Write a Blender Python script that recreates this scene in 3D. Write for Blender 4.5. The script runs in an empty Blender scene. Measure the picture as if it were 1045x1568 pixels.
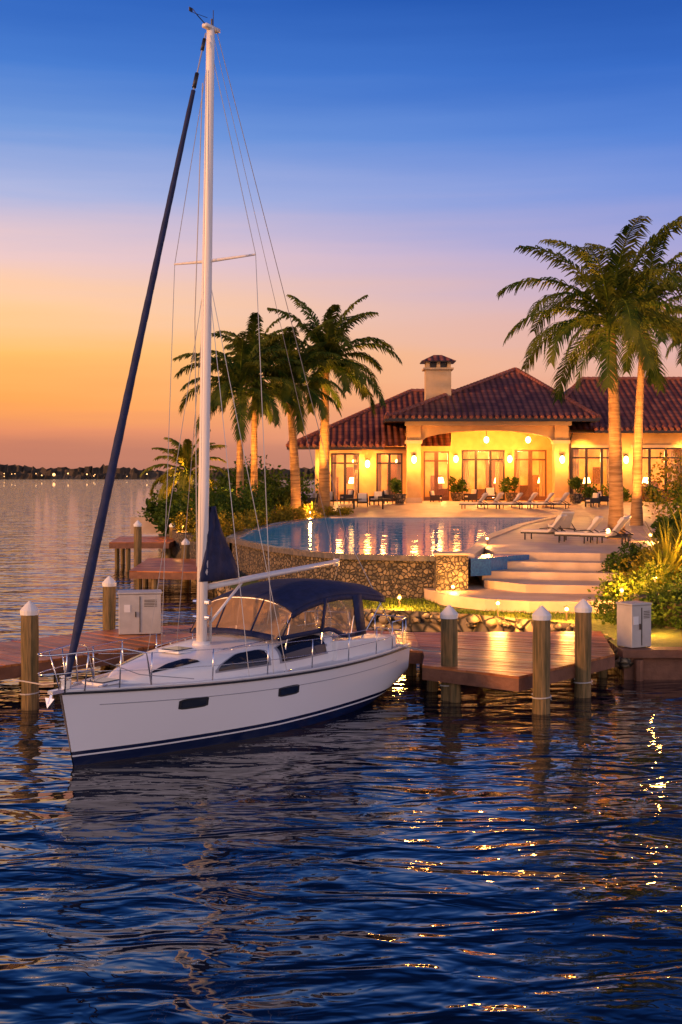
import bpy, math, random
from math import sin, cos, pi, radians, sqrt
from mathutils import Vector, Matrix
rnd = random.Random(7)
scene = bpy.context.scene
COL = scene.collection

# ------------------------------------------------------------------ helpers
def link(o, parent=None):
    COL.objects.link(o)
    if parent: o.parent = parent
    return o
def empty(name, loc=(0,0,0), rz=0.0):
    e = bpy.data.objects.new(name, None); e.empty_display_size = .3
    e.location = loc; e.rotation_euler = (0,0,rz)
    return link(e)

class MB:
    def __init__(s): s.v=[]; s.f=[]; s.m=[]; s.uv={}
    def add(s, vs, fs, mi=0):
        o=len(s.v); s.v.extend([tuple(p) for p in vs])
        for f in fs: s.f.append([i+o for i in f]); s.m.append(mi)
    def box(s, c, size, rz=0, mi=0, rx=0, ry=0, taper=1.0):
        hx,hy,hz=[a/2 for a in size]; M=Matrix.Rotation(rz,3,'Z')@Matrix.Rotation(ry,3,'Y')@Matrix.Rotation(rx,3,'X')
        vs=[]
        for z in (-hz,hz):
            k = taper if z>0 else 1
            for x,y in((-hx,-hy),(hx,-hy),(hx,hy),(-hx,hy)):
                vs.append(M@Vector((x*k,y*k,z))+Vector(c))
        s.add(vs,[(3,2,1,0),(4,5,6,7),(0,1,5,4),(1,2,6,5),(2,3,7,6),(3,0,4,7)],mi)
    def b2(s,x0,x1,y0,y1,z0,z1,mi=0):
        s.box(((x0+x1)/2,(y0+y1)/2,(z0+z1)/2),(x1-x0,y1-y0,z1-z0),0,mi)
    def tube(s, pts, rs, n=8, mi=0, sy=1.0, cap=True):
        pts=[Vector(p) for p in pts]
        if not isinstance(rs,(list,tuple)): rs=[rs]*len(pts)
        o=len(s.v); prev=None
        for i,p in enumerate(pts):
            a=pts[max(0,i-1)]; b=pts[min(len(pts)-1,i+1)]
            d=(b-a)
            if d.length<1e-9: d=Vector((0,0,1))
            d.normalize()
            if prev is None:
                up=Vector((1,0,0)) if abs(d.z)>.9 else Vector((0,0,1))
                x=d.cross(up).normalized()
            else:
                x=(prev-d*prev.dot(d)).normalized()
            prev=x; y=d.cross(x)
            for k in range(n):
                t=2*pi*k/n
                s.v.append(tuple(p+x*cos(t)*rs[i]+y*sin(t)*rs[i]*sy))
        for i in range(len(pts)-1):
            for k in range(n):
                s.f.append([o+i*n+k,o+i*n+(k+1)%n,o+(i+1)*n+(k+1)%n,o+(i+1)*n+k]); s.m.append(mi)
        if cap:
            s.f.append([o+k for k in range(n)][::-1]); s.m.append(mi)
            s.f.append([o+(len(pts)-1)*n+k for k in range(n)]); s.m.append(mi)
    def ball(s,c,r,mi=0,n=8,sz=1.0):
        pts=[];rs=[]
        for i in range(n+1):
            t=pi*i/n; pts.append((c[0],c[1],c[2]-cos(t)*r*sz)); rs.append(max(.001,sin(t)*r))
        s.tube(pts,rs,n+2,mi)
    def prism(s, poly, z0, z1, mt=0, ms=None):
        if ms is None: ms=mt
        n=len(poly); ztop = z1 if callable(z1) else (lambda x,y:z1)
        area=sum(poly[i][0]*poly[(i+1)%n][1]-poly[(i+1)%n][0]*poly[i][1] for i in range(n))
        if area<0: poly=poly[::-1]
        o=len(s.v)
        s.v+= [(x,y,z0) for x,y in poly]+[(x,y,ztop(x,y)) for x,y in poly]
        s.f.append([o+n+i for i in range(n)]); s.m.append(mt)
        s.f.append([o+i for i in range(n)][::-1]); s.m.append(ms)
        for i in range(n):
            j=(i+1)%n; s.f.append([o+i,o+j,o+n+j,o+n+i]); s.m.append(ms)
    def grid(s, P, mi=0):
        o=len(s.v); nr=len(P); nc=len(P[0])
        for r in P: s.v+= [tuple(p) for p in r]
        for i in range(nr-1):
            for j in range(nc-1):
                s.f.append([o+i*nc+j,o+i*nc+j+1,o+(i+1)*nc+j+1,o+(i+1)*nc+j]); s.m.append(mi)
    def obj(s,name,mats,parent=None,smooth=False,bevel=0,solid=0):
        me=bpy.data.meshes.new(name); me.from_pydata(s.v,[],s.f)
        if not isinstance(mats,(list,tuple)): mats=[mats]
        for m in mats: me.materials.append(m)
        me.polygons.foreach_set('material_index',s.m)
        if smooth: me.polygons.foreach_set('use_smooth',[True]*len(s.f))
        if s.uv:
            ul=me.uv_layers.new(name='UVMap')
            for fi,uvs in s.uv.items():
                p=me.polygons[fi]
                for k,li in enumerate(p.loop_indices): ul.data[li].uv=uvs[k]
        me.update()
        o=bpy.data.objects.new(name,me); link(o,parent)
        if bevel:
            b=o.modifiers.new('b','BEVEL'); b.width=bevel; b.segments=2; b.limit_method='ANGLE'
        if solid:
            b=o.modifiers.new('s','SOLIDIFY'); b.thickness=solid
        return o

# ---------------------------------------------------------------- materials
def mat(name,color=(.5,.5,.5),rough=.6,metal=0,spec=.5,c2=None,scale=4,detail=4,bump=0,bscale=None,emit=None,estr=0,stretch=None,lo=.35,hi=.65):
    m=bpy.data.materials.new(name); m.use_nodes=True; nt=m.node_tree; N=nt.nodes; L=nt.links
    b=N['Principled BSDF']; b.inputs['Base Color'].default_value=(*color,1); b.inputs['Roughness'].default_value=rough
    b.inputs['Metallic'].default_value=metal; b.inputs['Specular IOR Level'].default_value=spec
    geo=N.new('ShaderNodeTexCoord'); mp=N.new('ShaderNodeMapping'); L.new(geo.outputs['Object'],mp.inputs['Vector'])
    if stretch: mp.inputs['Scale'].default_value=stretch
    if c2:
        n=N.new('ShaderNodeTexNoise'); n.inputs['Scale'].default_value=scale; n.inputs['Detail'].default_value=detail
        L.new(mp.outputs[0],n.inputs['Vector'])
        r=N.new('ShaderNodeValToRGB'); r.color_ramp.elements[0].color=(*color,1); r.color_ramp.elements[1].color=(*c2,1)
        r.color_ramp.elements[0].position=lo; r.color_ramp.elements[1].position=hi
        L.new(n.outputs['Fac'],r.inputs['Fac']); L.new(r.outputs['Color'],b.inputs['Base Color'])
    if bump:
        n=N.new('ShaderNodeTexNoise'); n.inputs['Scale'].default_value=bscale or scale*4; n.inputs['Detail'].default_value=5
        L.new(mp.outputs[0],n.inputs['Vector'])
        bp=N.new('ShaderNodeBump'); bp.inputs['Strength'].default_value=bump; bp.inputs['Distance'].default_value=.05
        L.new(n.outputs['Fac'],bp.inputs['Height']); L.new(bp.outputs[0],b.inputs['Normal'])
    if emit:
        b.inputs['Emission Color'].default_value=(*emit,1); b.inputs['Emission Strength'].default_value=estr
    return m

def water_mat(name,base,ior,layers,rough=.02,emit=None,mixg=None):
    m=bpy.data.materials.new(name); m.use_nodes=True; nt=m.node_tree; N=nt.nodes; L=nt.links
    b=N['Principled BSDF']; b.inputs['Base Color'].default_value=(*base,1); b.inputs['Roughness'].default_value=rough
    b.inputs['IOR'].default_value=ior
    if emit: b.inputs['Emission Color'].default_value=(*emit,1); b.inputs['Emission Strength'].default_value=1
    tc=N.new('ShaderNodeTexCoord'); acc=None
    for (sc,sx,sy,amp,det,dist) in layers:
        mp=N.new('ShaderNodeMapping'); mp.inputs['Scale'].default_value=(sx,sy,1); mp.inputs['Rotation'].default_value=(0,0,rnd.uniform(-.2,.2))
        L.new(tc.outputs['Object'],mp.inputs['Vector'])
        n=N.new('ShaderNodeTexNoise'); n.inputs['Scale'].default_value=sc; n.inputs['Detail'].default_value=det; n.inputs['Distortion'].default_value=dist
        L.new(mp.outputs[0],n.inputs['Vector'])
        mu=N.new('ShaderNodeMath'); mu.operation='MULTIPLY'; mu.inputs[1].default_value=amp; L.new(n.outputs['Fac'],mu.inputs[0])
        if acc is None: acc=mu
        else:
            a=N.new('ShaderNodeMath'); a.operation='ADD'; L.new(acc.outputs[0],a.inputs[0]); L.new(mu.outputs[0],a.inputs[1]); acc=a
    bp=N.new('ShaderNodeBump'); bp.inputs['Strength'].default_value=1; bp.inputs['Distance'].default_value=1
    L.new(acc.outputs[0],bp.inputs['Height']); L.new(bp.outputs[0],b.inputs['Normal'])
    if mixg:
        b.inputs['Specular IOR Level'].default_value=0
        g=N.new('ShaderNodeBsdfGlossy'); g.inputs['Roughness'].default_value=rough; L.new(bp.outputs[0],g.inputs['Normal'])
        mx=N.new('ShaderNodeMixShader'); mx.inputs[0].default_value=mixg; L.new(b.outputs[0],mx.inputs[1]); L.new(g.outputs[0],mx.inputs[2]); L.new(mx.outputs[0],N['Material Output'].inputs['Surface'])
    return m

def foliage(name,c1,c2,sc=1.2,trans=.35):
    m=mat(name,c1,.6,c2=c2,scale=sc,detail=3,spec=.15); nt=m.node_tree; N=nt.nodes; L=nt.links
    b=N['Principled BSDF']; out=N['Material Output']
    t=N.new('ShaderNodeBsdfTranslucent'); mx=N.new('ShaderNodeMixShader'); mx.inputs[0].default_value=trans
    ramp=[n for n in N if n.type=='VALTORGB'][0]
    L.new(ramp.outputs[0],t.inputs[0]); L.new(b.outputs[0],mx.inputs[1]); L.new(t.outputs[0],mx.inputs[2]); L.new(mx.outputs[0],out.inputs['Surface'])
    return m

M={}
M['gel']=mat('gelcoat_white',(.84,.82,.8),.22)
M['deck']=mat('deck_white',(.82,.79,.76),.45,c2=(.76,.73,.7),scale=3)
M['navy']=mat('navy_canvas',(.008,.014,.055),.8,c2=(.014,.022,.08),scale=6,bump=.25,bscale=14)
M['black']=mat('black_rubber',(.015,.015,.02),.5)
M['smoke']=mat('smoked_acrylic',(.012,.016,.03),.08)
M['steel']=mat('stainless',(.7,.7,.72),.22,metal=1)
M['alu']=mat('mast_paint',(.78,.74,.7),.35)
M['wire']=mat('rigging_wire',(.45,.43,.42),.4,metal=.6)
M['grey']=mat('grey_line',(.3,.3,.34),.5)
M['rope']=mat('rope',(.5,.46,.4),.8)
def plankmat():
    m=mat('dock_planks',(.34,.095,.025),.36,c2=(.60,.22,.07),scale=1.6,detail=6,bump=.3,bscale=12,spec=.2); nt=m.node_tree; N=nt.nodes; L=nt.links
    b=N['Principled BSDF']; g=N.new('ShaderNodeNewGeometry'); mr=N.new('ShaderNodeMapRange'); mr.inputs[3].default_value=.5; mr.inputs[4].default_value=1.12
    L.new(g.outputs['Random Per Island'],mr.inputs[0]); mx=N.new('ShaderNodeMix'); mx.data_type='RGBA'; mx.blend_type='MULTIPLY'; mx.inputs[0].default_value=1
    src=[n for n in N if n.type=='VALTORGB'][0]; L.new(src.outputs[0],mx.inputs[6]); L.new(mr.outputs[0],mx.inputs[7]); L.new(mx.outputs[2],b.inputs['Base Color']); return m
M['dockwood']=plankmat()
M['dockdark']=mat('dock_frame',(.15,.06,.03),.7,c2=(.24,.10,.05),scale=3,bump=.4)
M['pile']=mat('treated_pile',(.09,.07,.022),.8,c2=(.28,.17,.06),scale=3,detail=8,stretch=(6,6,.5),bump=.6,bscale=6)
M['piletop']=mat('pile_cap_white',(.78,.75,.7),.5)
M['stucco']=mat('stucco',(.62,.34,.11),.85,c2=(.68,.40,.14),scale=2,bump=.25,bscale=30)
M['trim']=mat('trim',(.64,.42,.2),.7,c2=(.7,.47,.24),scale=2)
M['dark']=mat('bronze_frame',(.035,.022,.015),.4)
M['wooddoor']=mat('wood_door',(.11,.045,.02),.4,c2=(.16,.07,.03),scale=5,stretch=(6,6,.6))
M['paving']=mat('travertine',(.46,.32,.21),.5,c2=(.60,.44,.30),scale=1.2,detail=8,bump=.1)
M['grass']=mat('lawn',(.07,.11,.012),.9,c2=(.17,.2,.025),scale=9,bump=1,bscale=60)
M['soil']=mat('mulch',(.04,.028,.018),.95,c2=(.07,.05,.03),scale=9,bump=.8)
M['lampglass']=mat('lamp_glass',(1,.8,.5),.3,emit=(1,.56,.16),estr=16)
M['lampsmall']=mat('path_lamp_glass',(1,.8,.5),.3,emit=(1,.52,.14),estr=10)
M['cushion']=mat('cushion',(.66,.55,.42),.85,c2=(.72,.6,.48),scale=6)
M['wicker']=mat('wicker_dark',(.03,.022,.018),.7)
M['box']=mat('cabinet_paint',(.55,.51,.46),.45,metal=.2,c2=(.46,.43,.39),scale=3)
M['palmgreen']=foliage('palm_frond',(.025,.062,.007),(.15,.16,.018),1.0)
M['palmyellow']=foliage('palm_frond_young',(.14,.17,.015),(.36,.30,.03),1.5)
M['trunk']=mat('palm_trunk',(.44,.25,.10),.85,c2=(.25,.13,.05),scale=2.5,stretch=(.6,.6,5),bump=.5,bscale=4,spec=.15)
M['leafA']=foliage('shrub_leaf',(.02,.055,.006),(.09,.14,.015),2.5)
M['leafB']=foliage('shrub_leaf_light',(.05,.10,.008),(.2,.24,.02),2.5)
M['leafC']=foliage('flowering_leaf',(.09,.11,.01),(.42,.30,.025),4)
M['curtain']=mat('curtain',(.7,.48,.22),.9)
M['inner']=mat('interior_wall',(.66,.42,.18),.8,c2=(.4,.2,.07),scale=.9)
M['wfloor']=mat('interior_floor',(.25,.14,.07),.3)
M['bluetile']=mat('blue_tile',(.03,.16,.4),.2,c2=(.02,.09,.28),scale=14)

def stone_mat(name,c1,c2,scale,mortar):
    m=mat(name,c1,.75); nt=m.node_tree; N=nt.nodes; L=nt.links; b=N['Principled BSDF']
    tc=N.new('ShaderNodeTexCoord')
    v=N.new('ShaderNodeTexVoronoi'); v.inputs['Scale'].default_value=scale; L.new(tc.outputs['Object'],v.inputs['Vector'])
    ve=N.new('ShaderNodeTexVoronoi'); ve.feature='DISTANCE_TO_EDGE'; ve.inputs['Scale'].default_value=scale; L.new(tc.outputs['Object'],ve.inputs['Vector'])
    sp=N.new('ShaderNodeSeparateColor'); L.new(v.outputs['Color'],sp.inputs[0])
    r=N.new('ShaderNodeValToRGB'); r.color_ramp.elements[0].color=(*c1,1); r.color_ramp.elements[1].color=(*c2,1); L.new(sp.outputs[0],r.inputs['Fac'])
    r2=N.new('ShaderNodeValToRGB'); r2.color_ramp.elements[0].position=.02; r2.color_ramp.elements[1].position=.14; L.new(ve.outputs['Distance'],r2.inputs['Fac'])
    mx=N.new('ShaderNodeMix'); mx.data_type='RGBA'; L.new(r2.outputs[0],mx.inputs[0]); mx.inputs[6].default_value=(*mortar,1); L.new(r.outputs[0],mx.inputs[7])
    L.new(mx.outputs[2],b.inputs['Base Color'])
    bp=N.new('ShaderNodeBump'); bp.inputs['Strength'].default_value=.9; bp.inputs['Distance'].default_value=.06
    L.new(r2.outputs[0],bp.inputs['Height']); L.new(bp.outputs[0],b.inputs['Normal'])
    return m
M['stone']=stone_mat('river_stone_wall',(.06,.05,.035),(.26,.19,.11),7.0,(.018,.015,.012))
M['rock']=stone_mat('shore_rock',(.24,.17,.09),(.44,.33,.18),2.2,(.03,.025,.015))

def hull_mat():
    m=mat('hull_paint',(.84,.81,.8),.14); nt=m.node_tree; N=nt.nodes; L=nt.links; b=N['Principled BSDF']
    tc=N.new('ShaderNodeTexCoord'); s=N.new('ShaderNodeSeparateXYZ'); L.new(tc.outputs['Object'],s.inputs[0])
    r=N.new('ShaderNodeValToRGB'); r.color_ramp.interpolation='CONSTANT'; e=r.color_ramp.elements
    W=(.84,.81,.8,1); B=(.006,.012,.05,1)
    e[0].position=0; e[0].color=B; e[1].position=.5+.16; e[1].color=W
    x=e.new(.5+.185); x.color=B; x=e.new(.5+.25); x.color=W
    ad=N.new('ShaderNodeMath'); ad.operation='ADD'; ad.inputs[1].default_value=.5; L.new(s.outputs['Z'],ad.inputs[0])
    L.new(ad.outputs[0],r.inputs['Fac']); L.new(r.outputs[0],b.inputs['Base Color'])
    return m
M['hull']=hull_mat()

def vinyl():
    m=bpy.data.materials.new('clear_vinyl'); m.use_nodes=True; nt=m.node_tree; N=nt.nodes; L=nt.links
    b=N['Principled BSDF']; b.inputs['Base Color'].default_value=(.6,.38,.22,1); b.inputs['Roughness'].default_value=.12
    t=N.new('ShaderNodeBsdfTransparent'); t.inputs[0].default_value=(.85,.72,.6,1); mx=N.new('ShaderNodeMixShader'); mx.inputs[0].default_value=.42
    L.new(t.outputs[0],mx.inputs[1]); L.new(b.outputs[0],mx.inputs[2]); L.new(mx.outputs[0],N['Material Output'].inputs['Surface'])
    return m
M['vinyl']=vinyl()
def glass():
    m=bpy.data.materials.new('window_glass'); m.use_nodes=True; nt=m.node_tree; N=nt.nodes; L=nt.links
    g=N.new('ShaderNodeBsdfGlossy'); g.inputs['Roughness'].default_value=.03
    t=N.new('ShaderNodeBsdfTransparent'); mx=N.new('ShaderNodeMixShader'); mx.inputs[0].default_value=.08
    L.new(t.outputs[0],mx.inputs[1]); L.new(g.outputs[0],mx.inputs[2]); L.new(mx.outputs[0],N['Material Output'].inputs['Surface'])
    return m
M['glass']=glass()
def roof_mat():
    m=mat('clay_tile',(.2,.06,.035),.6); nt=m.node_tree; N=nt.nodes; L=nt.links; b=N['Principled BSDF']
    uv=N.new('ShaderNodeUVMap'); uv.uv_map='UVMap'; s=N.new('ShaderNodeSeparateXYZ'); L.new(uv.outputs[0],s.inputs[0])
    def mth(op,a,bv=None):
        n=N.new('ShaderNodeMath'); n.operation=op
        if hasattr(a,'node'): L.new(a,n.inputs[0])
        else: n.inputs[0].default_value=a
        if bv is not None:
            if hasattr(bv,'node'): L.new(bv,n.inputs[1])
            else: n.inputs[1].default_value=bv
        return n.outputs[0]
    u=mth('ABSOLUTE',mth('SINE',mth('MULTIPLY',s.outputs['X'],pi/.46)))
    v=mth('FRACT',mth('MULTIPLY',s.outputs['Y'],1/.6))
    h=mth('ADD',mth('MULTIPLY',u,.12),mth('MULTIPLY',mth('SUBTRACT',1.0,v),.1))
    bp=N.new('ShaderNodeBump'); bp.inputs['Strength'].default_value=1; bp.inputs['Distance'].default_value=1
    L.new(h,bp.inputs['Height']); L.new(bp.outputs[0],b.inputs['Normal'])
    mp=N.new('ShaderNodeVectorMath'); mp.operation='MULTIPLY'; mp.inputs[1].default_value=(1/.46,1/.6,1); L.new(uv.outputs[0],mp.inputs[0])
    fl=N.new('ShaderNodeVectorMath'); fl.operation='FLOOR'; L.new(mp.outputs[0],fl.inputs[0])
    wn=N.new('ShaderNodeTexWhiteNoise'); wn.noise_dimensions='2D'; L.new(fl.outputs[0],wn.inputs['Vector'])
    r=N.new('ShaderNodeValToRGB'); r.color_ramp.elements[0].color=(.17,.045,.03,1); r.color_ramp.elements[1].color=(.42,.135,.075,1)
    L.new(wn.outputs['Value'],r.inputs['Fac'])
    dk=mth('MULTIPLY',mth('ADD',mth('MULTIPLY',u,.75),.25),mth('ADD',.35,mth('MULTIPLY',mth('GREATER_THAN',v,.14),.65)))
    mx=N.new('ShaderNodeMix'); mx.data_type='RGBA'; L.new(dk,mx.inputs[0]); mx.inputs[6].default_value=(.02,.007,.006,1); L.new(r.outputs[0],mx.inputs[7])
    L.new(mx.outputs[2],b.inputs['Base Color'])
    return m
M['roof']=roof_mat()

# ---------------------------------------------------------------- world / sky
w=bpy.data.worlds.new("World"); scene.world=w; w.use_nodes=True
nt=w.node_tree; N=nt.nodes; L=nt.links; bg=N['Background']
def lin(c): return tuple(((x/255)/12.92 if x/255<=.04045 else ((x/255+.055)/1.055)**2.4) for x in c)
tc=N.new('ShaderNodeTexCoord'); sp=N.new('ShaderNodeSeparateXYZ'); L.new(tc.outputs['Generated'],sp.inputs[0])
def ramp(stops,src):
    r=N.new('ShaderNodeValToRGB'); e=r.color_ramp.elements
    e[0].position=stops[0][0]; e[0].color=(*lin(stops[0][1]),1); e[1].position=stops[-1][0]; e[1].color=(*lin(stops[-1][1]),1)
    for p,c in stops[1:-1]:
        x=e.new(p); x.color=(*lin(c),1)
    L.new(src,r.inputs['Fac']); return r.outputs[0]
mp=N.new('ShaderNodeMapping'); mp.inputs['Scale'].default_value=(2.5,2.5,38); L.new(tc.outputs['Generated'],mp.inputs[0])
nz=N.new('ShaderNodeTexNoise'); nz.inputs['Scale'].default_value=1.3; nz.inputs['Detail'].default_value=5; L.new(mp.outputs[0],nz.inputs['Vector'])
m1=N.new('ShaderNodeMath'); m1.operation='MULTIPLY_ADD'; L.new(nz.outputs['Fac'],m1.inputs[0]); m1.inputs[1].default_value=.034; m1.inputs[2].default_value=-.017
m2=N.new('ShaderNodeMath'); m2.operation='ADD'; L.new(sp.outputs['Z'],m2.inputs[0]); L.new(m1.outputs[0],m2.inputs[1])
z=m2.outputs[0]
sun_side=ramp([(0,(178,116,98)),(.018,(192,122,98)),(.036,(226,140,98)),(.06,(252,164,84)),(.095,(255,188,102)),(.135,(252,200,150)),(.175,(232,196,192)),(.222,(170,178,216)),(.265,(114,150,212)),(.31,(72,122,202)),(.37,(42,94,182)),(.5,(11,42,102)),(1,(4,16,44))],z)
far_side=ramp([(0,(190,132,112)),(.04,(222,158,130)),(.088,(222,170,158)),(.13,(198,168,188)),(.175,(158,158,208)),(.222,(114,142,212)),(.265,(80,124,206)),(.31,(52,102,190)),(.37,(31,78,163)),(.5,(9,37,92)),(1,(4,15,42))],z)
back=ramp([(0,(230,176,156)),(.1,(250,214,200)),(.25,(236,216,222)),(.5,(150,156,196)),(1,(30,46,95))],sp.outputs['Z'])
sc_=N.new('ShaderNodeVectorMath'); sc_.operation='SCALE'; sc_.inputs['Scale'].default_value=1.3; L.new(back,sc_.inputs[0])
mr=N.new('ShaderNodeMapRange'); mr.interpolation_type='SMOOTHSTEP'; mr.inputs[1].default_value=-.34; mr.inputs[2].default_value=.38; L.new(sp.outputs['X'],mr.inputs[0])
mx=N.new('ShaderNodeMix'); mx.data_type='RGBA'; L.new(mr.outputs[0],mx.inputs[0]); L.new(sun_side,mx.inputs[6]); L.new(far_side,mx.inputs[7])
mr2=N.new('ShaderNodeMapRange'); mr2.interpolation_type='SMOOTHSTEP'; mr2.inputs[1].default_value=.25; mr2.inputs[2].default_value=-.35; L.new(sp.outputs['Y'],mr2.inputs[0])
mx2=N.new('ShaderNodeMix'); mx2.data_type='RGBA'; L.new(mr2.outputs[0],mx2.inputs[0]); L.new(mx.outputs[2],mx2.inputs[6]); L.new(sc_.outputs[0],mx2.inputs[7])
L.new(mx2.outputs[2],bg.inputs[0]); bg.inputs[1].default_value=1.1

sd=bpy.data.lights.new('sun','SUN'); sd.energy=3.4; sd.angle=radians(4); sd.color=(1,.43,.13)
so=bpy.data.objects.new('sun',sd); link(so)
so.rotation_euler=Vector((.86,.40,-.20)).to_track_quat('-Z','Y').to_euler()

WARM=(1,.41,.08)
def point(parent,name,loc,power,col=WARM,r=.08):
    d=bpy.data.lights.new(name,'POINT'); d.energy=power; d.color=col; d.shadow_soft_size=r
    o=bpy.data.objects.new(name,d); o.location=loc; link(o,parent); return o
def spot(parent,name,loc,tgt,power,ang=60,col=(1,.42,.09)):
    d=bpy.data.lights.new(name,'SPOT'); d.energy=power; d.color=col; d.shadow_soft_size=.08; d.spot_size=radians(ang); d.spot_blend=.6
    o=bpy.data.objects.new(name,d); o.location=loc; o.rotation_euler=(Vector(tgt)-Vector(loc)).to_track_quat('-Z','Y').to_euler(); link(o,parent); return o

# ---------------------------------------------------------------- camera
cd=bpy.data.cameras.new('camera'); cam=bpy.data.objects.new('camera',cd); link(cam)
cam.location=(0,0,5); cam.rotation_euler=(radians(90),0,0)
cd.sensor_fit='VERTICAL'; cd.sensor_height=36; cd.lens=36*1866/1568; cd.shift_y=-59/1568; cd.clip_end=20000; cd.clip_start=.5
scene.camera=cam

# ---------------------------------------------------------------- water
b=MB(); b.grid([[(x,y,0) for x in (-9000,-60,60,9000)] for y in (-200,0,60,200,12000)])
b.obj('water',water_mat('sea_water',(.0012,.005,.014),1.75,[(.28,.8,1.4,.19,1,.4),(.85,.65,1.5,.115,2,.8),(2.4,.75,1.4,.023,2,.5)]))

# ---------------------------------------------------------------- land
shore=[(60,29.7),(6.9,29.7),(7.1,33.5),(6.8,35.6),(5.6,36.5),(4.0,38.0),(2.0,38.9),(0,39.6),(-2,42.0),(-4,46),(-6,53),(-8.6,62.6),(-10.5,72),(-13.2,88),(-14,100),(-5,130),(60,140)]
b=MB(); b.prism(shore,-2,.62,0,1); b.obj('ground',[M['grass'],M['rock']])
b=MB()
for i in range(1,len(shore)-5):
    a=Vector((*shore[i],0)); c=Vector((*shore[i+1],0)); n=int((c-a).length/.42)
    for k in range(n):
        p=a.lerp(c,(k+rnd.random()*.6)/n); r=rnd.uniform(.12,.24)
        o=len(b.v); b.ball((p.x+rnd.uniform(-.12,.12),p.y+rnd.uniform(-.2,.05),.42+rnd.uniform(-.1,.1)),r,0,6,.7)
        for q in range(o,len(b.v)):
            v=b.v[q]; b.v[q]=(v[0]+rnd.uniform(-.04,.04),v[1]+rnd.uniform(-.04,.04),v[2]+rnd.uniform(-.03,.03))
b.obj('shore_rocks',M['rock'],smooth=True)
b=MB(); b.b2(6.86,60,29.55,29.75,-1,.55,0); b.b2(6.8,60,29.4,29.95,.55,.74,0)
for i in range(30): b.tube([(7.2+i*1.5,29.45,-1),(7.2+i*1.5,29.45,.5)],.11,8,0)
b.obj('bulkhead',M['dockdark'])
b=MB()
b.prism([(2.9,42.4),(3.4,40.4),(4.6,38.9),(5.9,38.2),(9.2,38.0),(10.2,39.2),(10.2,46),(3,46)],.3,1.0,0)
b.prism([(6.2,40.9),(9.8,40.2),(10.4,41.0),(10.4,46),(5.2,46),(5.0,42.6)],.9,1.28,0)
b.prism([(5.0,43.2),(9.6,42.0),(11,42.6),(11,46.5),(5.0,46.5)],1.2,1.55,0)
b.prism([(5.0,44.2),(9.6,43.1),(11.5,43.6),(11.5,47),(5.0,47)],1.5,1.83,0)
b.obj('patio_steps',M['paving'],bevel=.02)
b=MB()
b.prism([(5.7,45.2),(9.4,44.2),(12,44.8),(40,44.8),(40,81),(14.0,80.0),(10.3,69),(6.4,54),(5.45,47.9)],1.0,2.1,0)
b.prism([(14.0,80.0),(40,80.99),(40,81.0),(-14,81.0),(-3.4,80.0)],1.0,2.099,0)
b.obj('terrace',M['paving'])
b=MB()
P=[]
for y,zz in ((81,2.1),(83,2.3),(86,2.72),(88,2.9),(140,2.9)):
    P.append([(x,y,zz) for x in (-8,0,10,20,30,60)])
b.grid(P); b.obj('entrance_terrace',M['paving'])
b=MB(); b.prism([(-4.95,54),(-8.5,62.9),(-10.4,72),(-12.8,88),(-12.8,100),(0,100),(0,81.5),(-1.0,80),(-3.4,72),(-5.0,62)],.2,1.95,0,1)
b.obj('garden_bed',[M['soil'],M['stone']])
b=MB(); b.prism([(10.3,44.7),(10.6,41),(9.6,38.3),(8.6,36.3),(9.4,34.2),(60,33.5),(60,44.7)],.3,1.35,0,0)
b.obj('hedge_bed',M['soil'])
pool=[(4.5,43.3),(3.8,42.3),(2.4,42.6),(0.06,43.5),(-1.3,45.0),(-2.6,47.6),(-3.9,51.2),(-4.85,54.1),(-4.75,62),(-3.2,72),(-1,80),(14,80),(10.3,69),(6.4,54),(5.45,47.9)]
pe=empty('swimming_pool')
b=MB(); b.prism(pool,-.6,2.06,0,1); b.obj('basin_wall',[M['bluetile'],M['stone']],pe)
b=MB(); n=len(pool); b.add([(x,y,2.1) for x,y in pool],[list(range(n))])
b.obj('pool_water',water_mat('pool_water_surface',(.003,.06,.13),1.33,[(.9,.8,1.3,.024,2,.3),(4,1,1,.003,2,.2)],.01,emit=(0.002,.07,.155),mixg=.46),pe)  # blue glow put into the water itself by emission, no underwater lamps
b=MB()
def coping(pts,wd,z0,z1,mi=0):
    for i in range(len(pts)-1):
        a=Vector(pts[i]);c=Vector(pts[i+1]); d=(c-a).normalized(); nn=Vector((-d.y,d.x))*wd/2; e=d*wd*.2
        b.prism([tuple(a-e+nn),tuple(a-e-nn),tuple(c+e-nn),tuple(c+e+nn)],z0,z1+i*.002,mi)
coping([pool[i] for i in (1,2,3,4,5,6,7)],.34,1.95,2.135)
coping([pool[i] for i in (7,8,9,10)],.5,1.95,2.17)
b.obj('coping',mat('wet_coping',(.07,.07,.07),.25,c2=(.15,.12,.1),scale=5),pe)
b=MB()
coping([pool[i] for i in (10,11,12,13,14,0)],.5,1.95,2.15)
b.obj('stone_coping',M['paving'],pe)
b=MB()
b.prism([(4.55,42.7),(5.3,43.1),(6.2,44.2),(7.4,45.3),(7.2,45.7),(5.6,45.2),(4.5,44.0)],1.4,2.02,0); b.obj('spill_basin',M['bluetile'],pe)
b=MB(); b.b2(3.25,4.35,41.7,42.6,.7,2.2,0); b.b2(3.2,4.4,41.65,42.65,2.2,2.27,1); b.obj('corner_pillar',[M['stone'],M['paving']],pe)

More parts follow.
